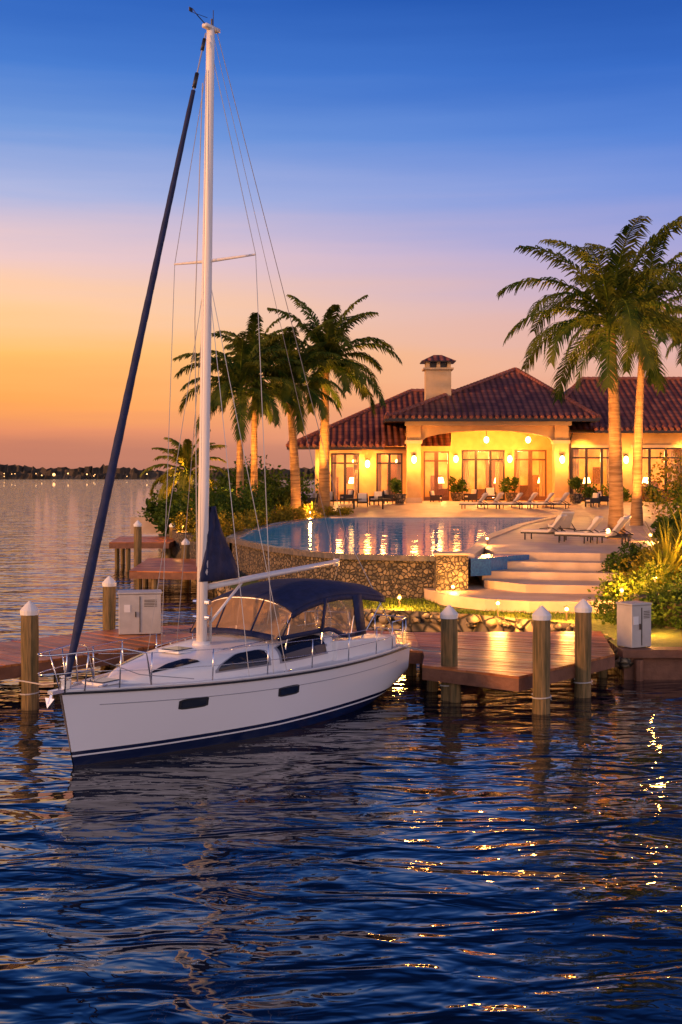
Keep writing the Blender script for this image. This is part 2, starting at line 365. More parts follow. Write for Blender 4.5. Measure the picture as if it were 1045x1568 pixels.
# ---------------------------------------------------------------- docks
def clip(poly,nx,ny,d):
    out=[]
    for i in range(len(poly)):
        a=poly[i];c=poly[(i+1)%len(poly)]; da=a[0]*nx+a[1]*ny-d; dc=c[0]*nx+c[1]*ny-d
        if da>=0: out.append(a)
        if (da>=0)!=(dc>=0):
            t=da/(da-dc); out.append((a[0]+(c[0]-a[0])*t,a[1]+(c[1]-a[1])*t))
    return out
def dock(name,poly,ang,z,th=.05,pw=.16):
    e=empty(name)
    nx,ny=-sin(ang),cos(ang)
    ds=[p[0]*nx+p[1]*ny for p in poly]; d=min(ds); b=MB()
    while d<max(ds):
        q=clip(clip(poly,nx,ny,d+.008),-nx,-ny,-(d+pw-.006))
        if len(q)>=3: b.prism(q,z-th,z+rnd.uniform(-.006,.006),0)
        d+=pw
    b.obj('planks',M['dockwood'],e)
    b=MB()
    cx=sum(p[0] for p in poly)/len(poly); cy=sum(p[1] for p in poly)/len(poly)
    for i in range(len(poly)):
        a=Vector(poly[i]);c=Vector(poly[(i+1)%len(poly)]); dd=(c-a).normalized(); nn=Vector((-dd.y,dd.x))*.05
        if nn.dot(Vector((cx,cy))-a)<0: nn=-nn
        b.prism([tuple(a),tuple(c),tuple(c+nn),tuple(a+nn)],z-.32,z-th-.003,0)
        k=max(1,int((c-a).length/2.2))
        for j in range(k):
            p=a.lerp(c,(j+.3)/k)+nn*4
            b.tube([(p.x,p.y,-1.5),(p.x,p.y,z-.06)],.13,8,1)
    b.obj('frame',[M['dockdark'],M['pile']],e)
    return e
dock('boat_dock',[(1.95,28.5),(1.8,27.0),(3.72,25.5),(6.45,28.7),(7.0,32.8),(1.95,32.6)],radians(-24),.75)
dock('boat_dock',[(-1.3,30.3),(1.94,29.2),(1.94,32.6),(-3.5,34.6),(-5.9,33.5),(-3.5,31.25)],radians(-38),.75)
dock('boat_dock',[(-12,22.1),(-3.5,31.24),(-5.98,33.5),(-14.5,24.4)],radians(-43),.75)
dock('shore_dock',[(-9.0,57),(-8.6,49.5),(-5.3,48.8),(-5.3,56)],radians(0),1.05)
dock('shore_dock',[(-12.3,68),(-11.8,62),(-8.7,62),(-8.7,68)],radians(0),1.5)

def piling(x,y,top,r=.185):
    e=empty('mooring_piling',(x,y,0)); b=MB()
    lx=rnd.uniform(-.03,.03)
    b.tube([(lx*t,0,-2+(top+2-.12)*t) for t in [i/8 for i in range(9)]],[r*(1+.03*sin(i*2.1)) for i in range(9)],16,0)
    b.obj('post',M['pile'],e)
    b=MB(); b.tube([(lx,0,top-.2),(lx,0,top-.12),(lx,0,top-.10),(lx,0,top+.03),(lx,0,top+.09)],[r*1.06,r*1.1,r*1.1,r*.45,.02],16,0)
    b.obj('cap',M['piletop'],e)
    b=MB(); b.tube([(lx+cos(t)*(r+.015),sin(t)*(r+.015),.28+.012*t) for t in [i*.5 for i in range(20)]],.015,5,0); b.obj('rope',M['rope'],e)
for p in [(-6.6,25.9,2.2),(-6.6,34.6,2.0),(2.4,26.95,2.0),(4.17,25.45,2.15),(5.4,27.3,2.1),(-9.6,57.5,2.7),(-9.1,66,2.3),(-7.2,56.5,1.9)]: piling(*p)

def cabinet(x,y,z,wd,dp,h,rz):
    e=empty('utility_cabinet',(x,y,z),rz); b=MB()
    b.box((0,0,h/2),(wd,dp,h),0,0); b.box((0,0,h+.03),(wd*1.05,dp*1.08,.05),0,0)
    b.obj('body',M['box'],e,bevel=.015)
    b=MB(); b.box((0,-dp/2-.008,h*.5),(.02,.012,h*.9),0,0)
    for i in range(5): b.box((wd*.25,-dp/2-.006,h*.7+i*.04),(wd*.3,.008,.014),0,0)
    b.box((-wd*.1,-dp/2-.02,h*.5),(.03,.03,.14),0,0); b.obj('vents',M['dark'],e)
    b=MB(); b.box((-wd*.3,-dp/2-.006,h*.65),(.16,.006,.2),0,0); b.obj('label',M['piletop'],e)
cabinet(-5.35,32.4,.77,1.1,.7,1.05,radians(10)); cabinet(7.2,29.95,.76,.62,.55,1.02,radians(28))

# ---------------------------------------------------------------- sailboat
boat=empty('sailboat',(-4.74,20.58,0),radians(57))
LB=9.6
def cr(xs,ys,x):
    if x<=xs[0]: return ys[0]
    if x>=xs[-1]: return ys[-1]
    for i in range(len(xs)-1):
        if x<=xs[i+1]: break
    h=xs[i+1]-xs[i]; t=(x-xs[i])/h
    def sl(k):
        if k==0: return (ys[1]-ys[0])/(xs[1]-xs[0])
        if k==len(xs)-1: return (ys[-1]-ys[-2])/(xs[-1]-xs[-2])
        return (ys[k+1]-ys[k-1])/(xs[k+1]-xs[k-1])
    a,c=sl(i)*h,sl(i+1)*h
    return (2*t**3-3*t*t+1)*ys[i]+(t**3-2*t*t+t)*a+(-2*t**3+3*t*t)*ys[i+1]+(t**3-t*t)*c
def HB(x): return cr([0,.5,1,2,3.4,5,6.5,8,9.6],[.03,.30,.55,.95,1.35,1.57,1.62,1.54,1.30],x)
def ZS(x): return cr([0,3,6,9.6],[1.30,1.17,1.08,1.06],x)
def ZB(x):
    S=x/LB; return -.45+.62*max(0,(S-.55)/.45)**2
def hull(x,z,off=0):
    zs=ZS(x); S=x/LB; bb=HB(x); wl=.45+.47*min(1,S/.45)**.6
    zb=ZB(x)
    if z>0.0: hw=bb*(wl+(1-wl)*(z/zs)**.85)
    else: hw=bb*wl
    if z<zb+.45:
        q=(z-zb)/.45; hw*=max(0,1-(1-q)**2.4)**.5
    xx=x+.30*(1-z/zs)*max(0,1-S*4)**2
    return xx,hw+off
NX=64; NZ=26
for side,nm in((-1,'hull_port'),(1,'hull_starboard')):
    P=[]
    for i in range(NX+1):
        x=LB*i/NX; zs=ZS(x); zb=ZB(x); row=[]
        for k in range(NZ+1):
            z_=zs+(zb-zs)*k/NZ; xx,hw=hull(x,z_); row.append((xx,side*hw,z_))
        P.append(row)
    b=MB(); b.grid(P)
    b.obj(nm,M['hull'],boat,smooth=True)
b=MB(); x=LB; row=[]
for k in range(NZ+1):
    z_=ZS(x)+(ZB(x)-ZS(x))*k/NZ; row.append((hull(x,z_)[1],z_))
P=[[(LB,-w_,z_),(LB+.06,0,z_),(LB,w_,z_)] for w_,z_ in row]; b.grid(P); b.obj('transom',M['hull'],boat)
b=MB(); P=[]
for i in range(NX+1):
    x=LB*i/NX; hb=HB(x); P.append([(x,hb*t,ZS(x)+.05*(1-t*t)) for t in (-1,-.8,-.5,0,.5,.8,1)])
b.grid(P); b.obj('deck',M['deck'],boat,smooth=True)
b=MB()
for sd_ in(-1,1):
    b.tube([(LB*i/50,sd_*(HB(LB*i/50)+.012),ZS(LB*i/50)-.015) for i in range(51)],.022,6,0)
b.obj('rub_rail',M['black'],boat,smooth=True)
b=MB()
for sd_ in(-1,1):
    b.tube([(LB*i/50,sd_*(HB(LB*i/50)-.03),ZS(LB*i/50)+.03) for i in range(51)],.022,6,0)
b.obj('toe_rail',M['deck'],boat,smooth=True)
b=MB()
for sd_ in(-1,1):
    pts=[]
    for i in range(3,47):
        x=LB*i/50; z_=ZS(x)-.24; xx,hw=hull(x,z_,.001); pts.append((xx,sd_*hw,z_))
    b.tube(pts,.007,5,0)
b.obj('hull_line',M['grey'],boat)
def hull_patch(x0,x1,z0,z1,side,mi,b,off=.008,n=8,rnd_=.25):
    P=[]
    for i in range(n+1):
        t=i/n; x=x0+(x1-x0)*t; k=1-rnd_*(abs(2*t-1)**6)
        zc=(z0+z1)/2; h=(z1-z0)/2*k; row=[]
        for q in (-1,0,1):
            z_=zc+h*q; xx,hw=hull(x,z_,off); row.append((xx,side*hw,z_))
        P.append(row)
    b.grid(P,mi)
b=MB()
for sd_ in(-1,1):
    for x0,x1 in((2.05,2.55),(4.3,4.8)):
        zc=.86 if x0<3 else .80
        hull_patch(x0-.05,x1+.05,zc-.095,zc+.095,sd_,1,b,.006); hull_patch(x0,x1,zc-.065,zc+.065,sd_,0,b,.012)
b.obj('hull_ports',[M['smoke'],M['black']],boat)
def DZ(x,y): return ZS(x)+.05*(1-(y/max(.05,HB(x)))**2)
def CW(x): return cr([1.2,1.6,2.2,3,4,5,6.7],[.12,.42,.72,.95,1.12,1.2,1.15],x)
def CH(x): return cr([1.2,1.6,2.2,3,4,5,6.7],[.0,.17,.32,.45,.54,.60,.66],x)
def coach(x,th,off=0):
    s_,c_=sin(th),cos(th)
    y=CW(x)*(1 if s_>=0 else -1)*abs(s_)**.62; z_=CH(x)*max(0,c_)**.5
    base=DZ(x,CW(x))-.01
    return (x,y+(off if s_>0 else -off)*abs(s_),base+z_+off*c_)
P=[]
for i in range(41):
    x=1.2+5.5*i/40; P.append([coach(x,radians(-90+180*k/28)) for k in range(29)])
b=MB(); b.grid(P)
P0=[coach(6.7,radians(-90+180*k/28)) for k in range(29)]
b.add(P0,[list(range(29))])
b.obj('coachroof',M['gel'],boat,smooth=True)
b=MB()
def cwin(x0,x1,a0,a1,f0=.15,f1=.9,off=.01,mi=0):
    for sd_ in(-1,1):
        P=[]
        for i in range(13):
            t=i/12; x=x0+(x1-x0)*t
            k=f0+(1-f0)*min(1,t*2.2)**.7
            if t>.85: k*=1-(1-f1)*((t-.85)/.15)**2
            row=[]
            for q in range(4):
                a=a1-(a1-a0)*k*(1-q/3)
                row.append(coach(x,sd_*radians(a),off))
            P.append(row)
        b.grid(P,mi)
cwin(3.05,4.35,50,84,.1,.8,.016); cwin(4.75,6.35,42,84,.7,.85,.016)
cwin(2.98,4.42,48,86,.1,.8,.005,1); cwin(4.68,6.42,40,86,.7,.85,.005,1)
cwin(1.75,2.75,24,50,.1,.3)
b.obj('cabin_windows',[M['smoke'],M['grey']],boat)
b=MB(); b.box((1.0,0,DZ(1.0,0)+.03),(.5,.5,.05),0,0); b.box((1.0,0,DZ(1.0,0)+.06),(.42,.42,.02),0,1)
zt=coach(3.0,0)[2]; b.box((3.0,0,zt+.02),(.5,.5,.05),0,0); b.box((3.0,0,zt+.05),(.42,.42,.02),0,1)
b.obj('hatches',[M['gel'],M['smoke']],boat,bevel=.01)
b=MB()
for sd_ in(-1,1):
    pts=[coach(3.2+.25*i,sd_*radians(33),.05) for i in range(9)]; b.tube(pts,.014,6,0)
    for p in pts[::2]: b.tube([p,(p[0],p[1],p[2]-.07)],.012,6,0)
    for x in (.7,4.6,8.9):
        y=sd_*(HB(x)-.1); b.box((x,y,DZ(x,y)+.05),(.2,.03,.025),0,0)
    for x in (7.1,7.9): b.tube([(x,sd_*1.05,1.5),(x,sd_*1.05,1.66)],[.06,.045],10,0)
stx=[1.5,2.7,4.0,5.3,6.6,7.8]
for sd_ in(-1,1):
    tops=[]
    for x in stx:
        y=sd_*(HB(x)-.07); z0=ZS(x); b.tube([(x,y,z0),(x,y+sd_*.02,z0+.62)],.013,6,0); tops.append((x,y+sd_*.02,z0+.61))
    fr=(.55,sd_*(HB(.55)+.02),ZS(.5)+.64); bk=(8.6,sd_*1.42,ZS(9)+.62)
    line=[fr]+tops+[bk]
    b.tube(line,.0065,5,0); b.tube([(p[0],p[1]-sd_*.01,p[2]-.3) for p in line],.006,5,0)
pts=[(1.5,-HB(1.5)+.06,ZS(1.5)+.02),(1.35,-HB(1.4),ZS(1.4)+.62)]
arc=[(.9,-.52),(.4,-.36),(-.1,-.24),(-.38,-.13),(-.45,0),(-.38,.13),(-.1,.24),(.4,.36),(.9,.52)]
pts+=[(x,y*1.05,1.98) for x,y in arc]+[(1.35,HB(1.4),ZS(1.4)+.62),(1.5,HB(1.5)-.06,ZS(1.5)+.02)]
b.tube(pts,.016,7,0)
b.tube([(x,y,1.66) for x,y in arc[1:-1]],.011,6,0)
for x,y in((.9,.52),(.35,.30),(-.05,.20)):
    for sd_ in(-1,1): b.tube([(max(x,.05),sd_*min(y,HB(max(x,.05))),ZS(0)),(x,sd_*y*1.05,1.98)],.013,6,0)
pp=[(8.6,1.42),(9.2,1.34),(9.55,1.22),(9.62,.9),(9.62,.35)]
for sd_ in(-1,1):
    b.tube([(x,sd_*y,ZS(9)+.64) for x,y in pp],.016,7,0); b.tube([(x,sd_*y,ZS(9)+.34) for x,y in pp],.012,6,0)
    for x,y in (pp[0],pp[2],pp[4],pp[1]): b.tube([(x,sd_*y,ZS(9)),(x,sd_*y,ZS(9)+.64)],.014,6,0)
b.obj('deck_hardware',M['steel'],boat,smooth=True)
b=MB(); b.box((-.02,0,1.33),(.42,.12,.06),0,0); b.tube([(.12,0,1.36),(.12,0,1.5)],[.1,.1],12,0); b.tube([(.12,0,1.54),(.12,0,1.56)],[.11,.11],12,0)
b.tube([(.2,0,1.38),(-.2,0,1.30),(-.26,0,1.14)],[.025,.025,.03],6,0)
b.add([(-.24,-.11,1.24),(-.24,.11,1.24),(-.14,0,1.06),(-.3,0,1.08)],[(0,2,3),(1,3,2),(0,1,2),(0,3,1)])
b.obj('anchor_and_roller',M['steel'],boat)
mb=Vector((3.72,0,1.66)); mt=Vector((4.0,0,13.72))
b=MB(); b.tube([mb.lerp(mt,t) for t in (0,.25,.5,.75,.97,1)],[.115,.115,.112,.10,.09,.085],16,0,sy=.8)
b.box((mt.x+.02,0,mt.z+.03),(.42,.12,.07),0,0)
b.tube([mb-Vector((0,0,.03)),mb+Vector((0,0,.08))],[.19,.17],14,0)
b.obj('mast',M['alu'],boat,smooth=True)
b=MB()
for sd_ in(-1,1):
    for zz in (2.2,2.5): b.tube([(3.74,sd_*.1,zz),(3.74,sd_*.2,zz)],[.06,.045],10,0)
for i in range(7):
    a=-.9+.3*i; b.tube([(3.72+.16*cos(a),.2*sin(a),1.72),(3.72+.17*cos(a),.21*sin(a),2.4-.1*(i%3))],.012,5,1)
b.tube([(3.58,0,3.2),(3.52,0,8.0),(3.75,0,12.6)],.01,5,1)
b.obj('mast_winches_and_halyards',[M['steel'],M['rope']],boat)
b=MB(); b.tube([(3.9,0,2.78),(5.5,0,2.86),(7.2,0,2.93),(8.45,0,2.99)],[.085,.085,.08,.07],12,0,sy=.75)
b.box((8.5,0,2.98),(.12,.09,.16),0,0); b.tube([(3.95,0,2.05),(5.0,0,2.78)],[.03,.028],8,0)
b.obj('boom',M['alu'],boat,smooth=True)
b=MB()
b.tube([(mt.x-.15,0,mt.z+.05),(mt.x-.42,0,mt.z+.16)],.01,5,0); b.tube([(mt.x-.42,0,mt.z+.16),(mt.x-.40,.12,mt.z+.3)],.008,5,0)
b.tube([(mt.x+.12,.03,mt.z+.05),(mt.x+.12,.03,mt.z+.42)],.008,5,0); b.tube([(mt.x,-.03,mt.z+.05),(mt.x,-.03,mt.z+.2)],.02,6,0)
b.tube([(mt.x-.6,0,mt.z+.16),(mt.x-.1,0,mt.z+.2)],.006,4,0); b.box((mt.x-.6,0,mt.z+.2),(.1,.01,.08),0,0)
b.obj('wind_instruments',M['black'],boat)
def mz(z_): return mb.lerp(mt,(z_-mb.z)/(mt.z-mb.z))
b=MB(); sp1=[]
for sd_ in(-1,1):
    p=mz(9.15); tip=(p.x+.22,sd_*1.02,9.22); b.tube([p,tip],[.035,.02],8,0); sp1.append(tip)
b.obj('spreaders',M['alu'],boat)
b=MB(); R=.009
for k,sd_ in enumerate((-1,1)):
    ch=(4.15,sd_*1.42,1.12); b.tube([mz(13.4),sp1[k]],R,4,0); b.tube([sp1[k],ch],R,4,0)
    b.tube([mz(9.1),(3.55,sd_*1.3,1.14)],R*.9,4,0); b.tube([mz(9.05),(4.6,sd_*1.42,1.12)],R*.9,4,0)
    b.tube([(8.9,0,3.6),(9.5,sd_*1.1,1.1)],R*.9,4,0)
b.tube([(mt.x+.2,0,mt.z),(8.9,0,3.6)],R,4,0); b.tube([(mt.x+.1,.02,mt.z-.05),(8.45,0,3.05)],R*.7,4,0)
b.tube([mz(12.9)+Vector((-.1,0,0)),(3.5,-.12,1.9)],R*.8,4,0); b.tube([mz(13.2)+Vector((.13,.04,0)),(3.95,.14,1.9)],R*.8,4,0)
b.tube([(.12,0,1.4),(3.85,0,13.6)],.016,5,0)
b.tube([(.5,0,1.9),(1.2,-.7,1.5),(2.3,-1.0,1.3)],.007,4,0)
b.obj('standing_rigging',M['wire'],boat)
b=MB(); A=Vector((.12,0,1.4)); B_=Vector((3.85,0,13.6)); pts=[];rs=[]
NJ=160
for i in range(NJ):
    t=.01+.89*i/(NJ-1); pts.append(A.lerp(B_,t)); 
    r=.045+.045*min(1,t/.10)-.045*max(0,t-.12)/.78; rs.append(max(.026,r)*(1+.03*sin(i*.55)+.02*sin(i*1.7)))
b.tube(pts,rs,12,0)
b.tube([A.lerp(B_,.905),A.lerp(B_,.93)],.04,8,1); b.tube([A.lerp(B_,.97),A.lerp(B_,.99)],.035,8,1)
b.obj('furled_jib',[M['navy'],M['black']],boat,smooth=True)
b=MB(); P=[]
for i in range(9):
    t=i/8; zc=4.35-1.45*t; xa=3.88-.28*t*(1 if t>.3 else .3); xb=3.98+.85*t**1.1
    P.append([(xa+(xb-xa)*q/6,.03*sin(q*2.+i)-.06,zc) for q in range(7)])
b.grid(P); b.obj('mainsail_cover',M['navy'],boat,smooth=True,solid=.06)
CWD=1.14
def top(x): return cr([5.0,5.6,6.6,7.6,8.7],[2.44,2.60,2.70,2.66,2.50],x)
def canopy(x,t,w_=CWD): return (x,w_*t,top(x)-.26*abs(t)**2.8)
def sidez(x): return 1.74 if x<6.6 else 1.74-.22*min(1,(x-6.6)/.5)
b=MB(); P=[[canopy(5.15+3.6*i/20,-1+2*k/14) for k in range(15)] for i in range(21)]; b.grid(P)
for sd_ in(-1,1):
    P=[]
    for i in range(21):
        x=5.15+3.6*i/20; p=canopy(x,sd_); P.append([(p[0],p[1],p[2]+.004),(p[0],p[1]+sd_*.02,p[2]-.12)])
    b.grid(P)
    for (xt,xb_,wd) in ((5.15,4.75,.05),(6.35,6.2,.11),(7.55,7.75,.36)):
        p=canopy(xt,sd_); zb_=sidez(xb_); P=[[ (xt-wd/2,p[1]+sd_*.012,p[2]-.02),(xt+wd/2,p[1]+sd_*.012,p[2]-.02)],[(xb_-wd/2,sd_*1.15,zb_-.02),(xb_+wd/2,sd_*1.15,zb_-.02)]]
        b.grid(P)
    P=[[(x,sd_*1.12,sidez(x)-.03),(x,sd_*1.13,sidez(x)+.06)] for x in (4.7,5.5,6.5,6.7,7.0,7.2,7.9)]; b.grid(P)
P=[[(4.62,1.0*t,1.72+.06*(1-t*t)) for t in (-1,-.5,0,.5,1)],[(4.70,1.0*t,1.82+.06*(1-t*t)) for t in (-1,-.5,0,.5,1)]]; b.grid(P)
for t in (-.4,.4):
    a=Vector((4.70,1.1*t,1.82)); c=Vector(canopy(5.17,t)); b.tube([a,c],.022,6,0)
b.obj('canvas_canopy',M['navy'],boat,smooth=True,solid=.012)
b=MB()
P=[]
for k in range(15):
    t=-1+2*k/14; c=canopy(5.16,t); P.append([(4.68,1.08*t,1.80-.06*abs(t)**3),c])
b.grid(P)
for sd_ in(-1,1):
    P=[]
    for i in range(15):
        x=5.16+2.4*i/14; p=canopy(x,sd_); P.append([(p[0],p[1],p[2]-.05),(x+(.0 if i else -.4),sd_*1.12,sidez(x))])
    b.grid(P)
b.obj('clear_windshield',M['vinyl'],boat)
b=MB()
for x,xb_ in((5.15,4.9),(6.4,6.2),(7.6,7.3),(8.72,7.7)):
    pts=[(xb_,-1.12,1.35)]+[canopy(x,-1+2*k/12,CWD-.02) for k in range(13)]+[(xb_,1.12,1.35)]
    b.tube([(p[0],p[1],p[2]-.02) for p in pts],.014,6,0)
b.obj('canopy_frame',M['steel'],boat)
b=MB()
for sd_ in(-1,1):
    b.prism([(6.6,sd_*.85),(9.1,sd_*.85),(9.3,sd_*1.05),(9.0,sd_*1.28),(6.6,sd_*1.26)],1.0,lambda x,y:1.5 if x<8 else 1.34,0)
b.b2(8.9,9.5,-.6,.6,1.05,1.28,0); b.tube([(8.15,0,1.05),(8.15,0,1.75)],[.12,.09],10,0)
b.obj('cockpit_coaming',M['gel'],boat,bevel=.03)
b=MB(); b.tube([(8.3,cos(t)*.45,1.75+sin(t)*.45) for t in [2*pi*i/28 for i in range(29)]],.018,6,0)
for i in range(5):
    t=2*pi*i/5; b.tube([(8.3,0,1.75),(8.3,cos(t)*.45,1.75+sin(t)*.45)],.01,5,0)
b.obj('steering_wheel',M['steel'],boat)
b=MB()
b.tube([(8.9,-1.35,1.15),(9.4,-1.9,1.0),(9.9,-2.3,.95)],.014,5,0); b.tube([(.8,.45,1.33),(1.4,1.9,1.05),(1.9,3.3,.95)],.014,5,0)
for sd_ in(-1,1):
    b.tube([(9.2,sd_*(.9+.12*cos(t)),1.35+.12*sin(t)) for t in [i*.5 for i in range(40)]],.02,5,0)
b.obj('mooring_lines',M['rope'],boat)

# ---------------------------------------------------------------- house
H=empty('villa')
Z0=2.9
def wall_with_openings(b,x0,x1,y0,y1,z0,z1,ops,mi=0):
    ops=sorted(ops); x=x0
    for (a,c,zb_,zt_) in ops:
        b.b2(x,a,y0,y1,z0,z1,mi)
        if zb_>z0: b.b2(a,c,y0,y1,z0,zb_,mi)
        b.b2(a,c,y0,y1,zt_,z1,mi); x=c
    b.b2(x,x1,y0,y1,z0,z1,mi)
fr=MB(); gl=MB(); cu=MB(); wd_=MB()
def window(a,c,y,zb_,zt_,panes=2,curt=True,door=False,transom=True):
    t=.12; B=wd_ if door else fr
    B.b2(a,a+t,y-.04,y+.1,zb_,zt_); B.b2(c-t,c,y-.04,y+.1,zb_,zt_); B.b2(a+t,c-t,y-.04,y+.1,zt_-t,zt_); B.b2(a+t,c-t,y-.04,y+.1,zb_,zb_+t*(2.5 if door else 1))
    for i in range(1,panes):
        x=a+(c-a)*i/panes; k=1.3 if door else .8; B.b2(x-t*k,x+t*k,y-.03,y+.08,zb_+t*2.5,zt_-t)
    if transom:
        B.b2(a+t,c-t,y-.035,y+.06,zt_-.8,zt_-.68)
    gl.add([(a+t,y+.02,zb_),(c-t,y+.02,zb_),(c-t,y+.02,zt_-t),(a+t,y+.02,zt_-t)],[(0,1,2,3)])
    if curt:
        for (p,q) in((a,a+(c-a)*.2),(c-(c-a)*.2,c)):
            n=14; P=[[(p+(q-p)*k/n,y+.4+.05*sin(k*1.8),zz) for k in range(n+1)] for zz in (zb_,zt_)]; cu.grid(P)
walls=MB()
lw=[(-.75,1.35,Z0+.05,6.5),(2.6,4.55,Z0+.05,6.5)]
wall_with_openings(walls,-1.9,4.9,90,90.3,Z0-.4,7.0,lw)
walls.b2(-1.9,-1.6,90.3,104,Z0-.4,7.0)
for a,c,z0_,z1_ in lw: window(a,c,90.05,z0_,z1_,2)
pw_=[(6.3,8.25,Z0+.02,6.7),(9.2,12.5,Z0+.05,6.8),(13.2,15.7,Z0+.05,6.8)]
wall_with_openings(walls,4.9,16.35,93,93.3,Z0-.4,8.4,pw_)
window(*pw_[0][:2],93.05,*pw_[0][2:],2,False,True); window(*pw_[1][:2],93.05,*pw_[1][2:],3); window(*pw_[2][:2],93.05,*pw_[2][2:],2,True,True)
rw=[(17.0,20.4,Z0+.05,6.9),(21.6,25.2,Z0+.05,6.9),(27,31,Z0+.05,6.9)]
wall_with_openings(walls,16.36,40,90,90.3,Z0-.4,8.4,rw)
for a,c,z0_,z1_ in rw: window(a,c,90.05,z0_,z1_,3)
walls.b2(4.9,5.2,88.8,93,Z0-.4,8.4); walls.b2(16.36,16.66,88.8,89.99,Z0-.4,8.4)
walls.b2(4.75,5.75,87.8,88.8,Z0-.3,8.6); walls.b2(15.4,16.4,87.8,88.8,Z0-.3,8.6)
n=24
xs=[5.75+(15.4-5.75)*i/n for i in range(n+1)]
for yy in (88.0,88.5):
    P=[[(x,yy,7.25+.85*max(0,1-((x-10.575)/4.825)**2)**.5) for x in xs],[(x,yy,8.6) for x in xs]]; walls.grid(P)
walls.grid([[(x,yy,7.25+.85*max(0,1-((x-10.575)/4.825)**2)**.5) for x in xs] for yy in(88.0,88.5)])
walls.obj('walls',M['stucco'],H)
b=MB()
for x0 in(4.65,15.3):
    b.b2(x0,x0+1.2,87.7,88.9,Z0-.3,Z0+.35); b.b2(x0,x0+1.2,87.7,88.9,7.15,7.4)
b.b2(4.6,16.6,87.68,87.99,8.45,8.75)
for a,c,z0_,z1_ in lw+rw:
    b.b2(a-.2,c+.2,89.93,89.998,z1_+.0,z1_+.22)
b.b2(4.9,16.4,88.6,92.99,8.41,8.5)
b.obj('trim',M['trim'],H)
fr.obj('window_frames',M['dark'],H); gl.obj('window_glass',M['glass'],H); cu.obj('curtains',M['curtain'],H); wd_.obj('doors',M['wooddoor'],H)
b=MB(); lampi=MB()
for (x0,x1,y0,y1) in((-1.6,4.85,90.35,96),(4.95,16.3,93.35,99),(16.4,40,90.35,96)):
    b.b2(x0,x1,y1,y1+.1,Z0,8,0); b.b2(x0,x0+.08,y0,y1,Z0,8,0); b.b2(x1-.08,x1,y0,y1,Z0,8,0); b.b2(x0,x1,y0,y1,7.3,7.4,0); b.b2(x0,x1,y0,y1,Z0-.05,Z0+.01,1)
    x=x0+.5
    while x<x1-1:
        k=rnd.random()
        if k<.45: b.b2(x,x+.9,y1-.5,y1-.05,Z0,Z0+rnd.uniform(1.4,3.2),2)
        elif k<.9: b.b2(x,x+.8,y1-.08,y1-.02,Z0+1.3,Z0+2.6,2)
        b.b2(x+.1,x+rnd.uniform(.7,1.2),y0+1.0,y0+1.7,Z0,Z0+rnd.uniform(.8,1.2),2)
        if rnd.random()<.6: lampi.tube([(x+.5,y0+2,Z0+1.35),(x+.5,y0+2,Z0+1.8)],[.3,.18],10,0)
        if rnd.random()<.5: lampi.ball((x+.7,y0+2.5,Z0+3.0),.2,0,6)
        x+=rnd.uniform(1.2,1.9)
b.obj('interior',[M['inner'],M['wfloor'],M['wooddoor']],H); lampi.obj('interior_lamps',M['lampglass'],H)
def roof(b,faces):
    for vs in faces:
        vs=[Vector(v) for v in vs]; u=(vs[1]-vs[0]).normalized(); nrm=u.cross(vs[-1]-vs[0]).normalized(); v=nrm.cross(u)
        o=len(b.v); b.v+= [tuple(p) for p in vs]; b.f.append([o+i for i in range(len(vs))]); b.m.append(0)
        b.uv[len(b.f)-1]=[((p-vs[0]).dot(u),(p-vs[0]).dot(v)) for p in vs]
b=MB()
A=[(3.2,86.9,9.0),(18.4,86.9,9.0),(18.4,105,9.0),(3.2,105,9.0)]; ap=(13.9,97,13.3)
roof(b,[(A[0],A[1],ap),(A[1],A[2],ap),(A[2],A[3],ap),(A[3],A[0],ap)])
E=[(-3.9,88.9,7.0),(8,88.9,7.0),(8,106,7.0),(-3.9,106,7.0)]; r0=(5.6,97.5,11.6); r1=(9,97.5,11.6)
roof(b,[(E[0],E[1],r1,r0),(E[3],E[0],r0)])
E=[(14,88.9,8.2),(42,88.9,8.2),(42,108,8.2),(14,108,8.2)]; r0=(19.4,98,12.6); r1=(38,98,12.6)
roof(b,[(E[0],E[1],r1,r0),(E[3],E[0],r0),(E[2],E[3],r0,r1)])
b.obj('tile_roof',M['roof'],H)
b=MB()
def ridge(a,c):
    a=Vector(a);c=Vector(c); n=max(2,int((c-a).length/.4))
    for i in range(n):
        p=a.lerp(c,i/n);q=a.lerp(c,(i+1.15)/n); b.tube([p,q],[.2,.15],8,0)
for c in A: ridge(c,ap)
ridge((-3.9,88.9,7.0),(5.6,97.5,11.6)); ridge((5.6,97.5,11.6),(9,97.5,11.6)); ridge((14,88.9,8.2),(19.4,98,12.6)); ridge((19.4,98,12.6),(38,98,12.6))
M['ridge']=mat('ridge_tile',(.24,.07,.04),.6,c2=(.36,.12,.07),scale=3)
b.obj('ridge_tiles',M['ridge'],H)
b=MB()
b.b2(3.15,18.45,86.85,87.0,8.72,8.99); b.b2(3.15,3.3,87,105,8.72,8.99); b.b2(18.3,18.45,87,105,8.72,8.99)
b.b2(-3.95,3.1,88.85,89.0,6.75,6.99); b.b2(-3.95,-3.8,89,106,6.75,6.99); b.b2(18.5,42,88.85,89.0,7.95,8.19)
b.b2(3.3,18.3,87.0,104,8.78,8.82); b.b2(-3.8,4.9,89.0,90.0,6.8,6.84);b.b2(16.7,42,89.0,90.0,8.0,8.04)
b.tube([(16.9,89.0,7.9),(16.9,89.6,7.6),(16.9,89.75,7.3),(16.9,89.75,2.9)],.06,8,0)
b.obj('gutters',M['dark'],H)
b=MB()
def eave(x0,x1,y,z_):
    x=x0
    while x<x1:
        b.tube([(x,y-.1,z_+.02),(x,y+.5,z_+.27)],[.14,.14],8,0); x+=.46
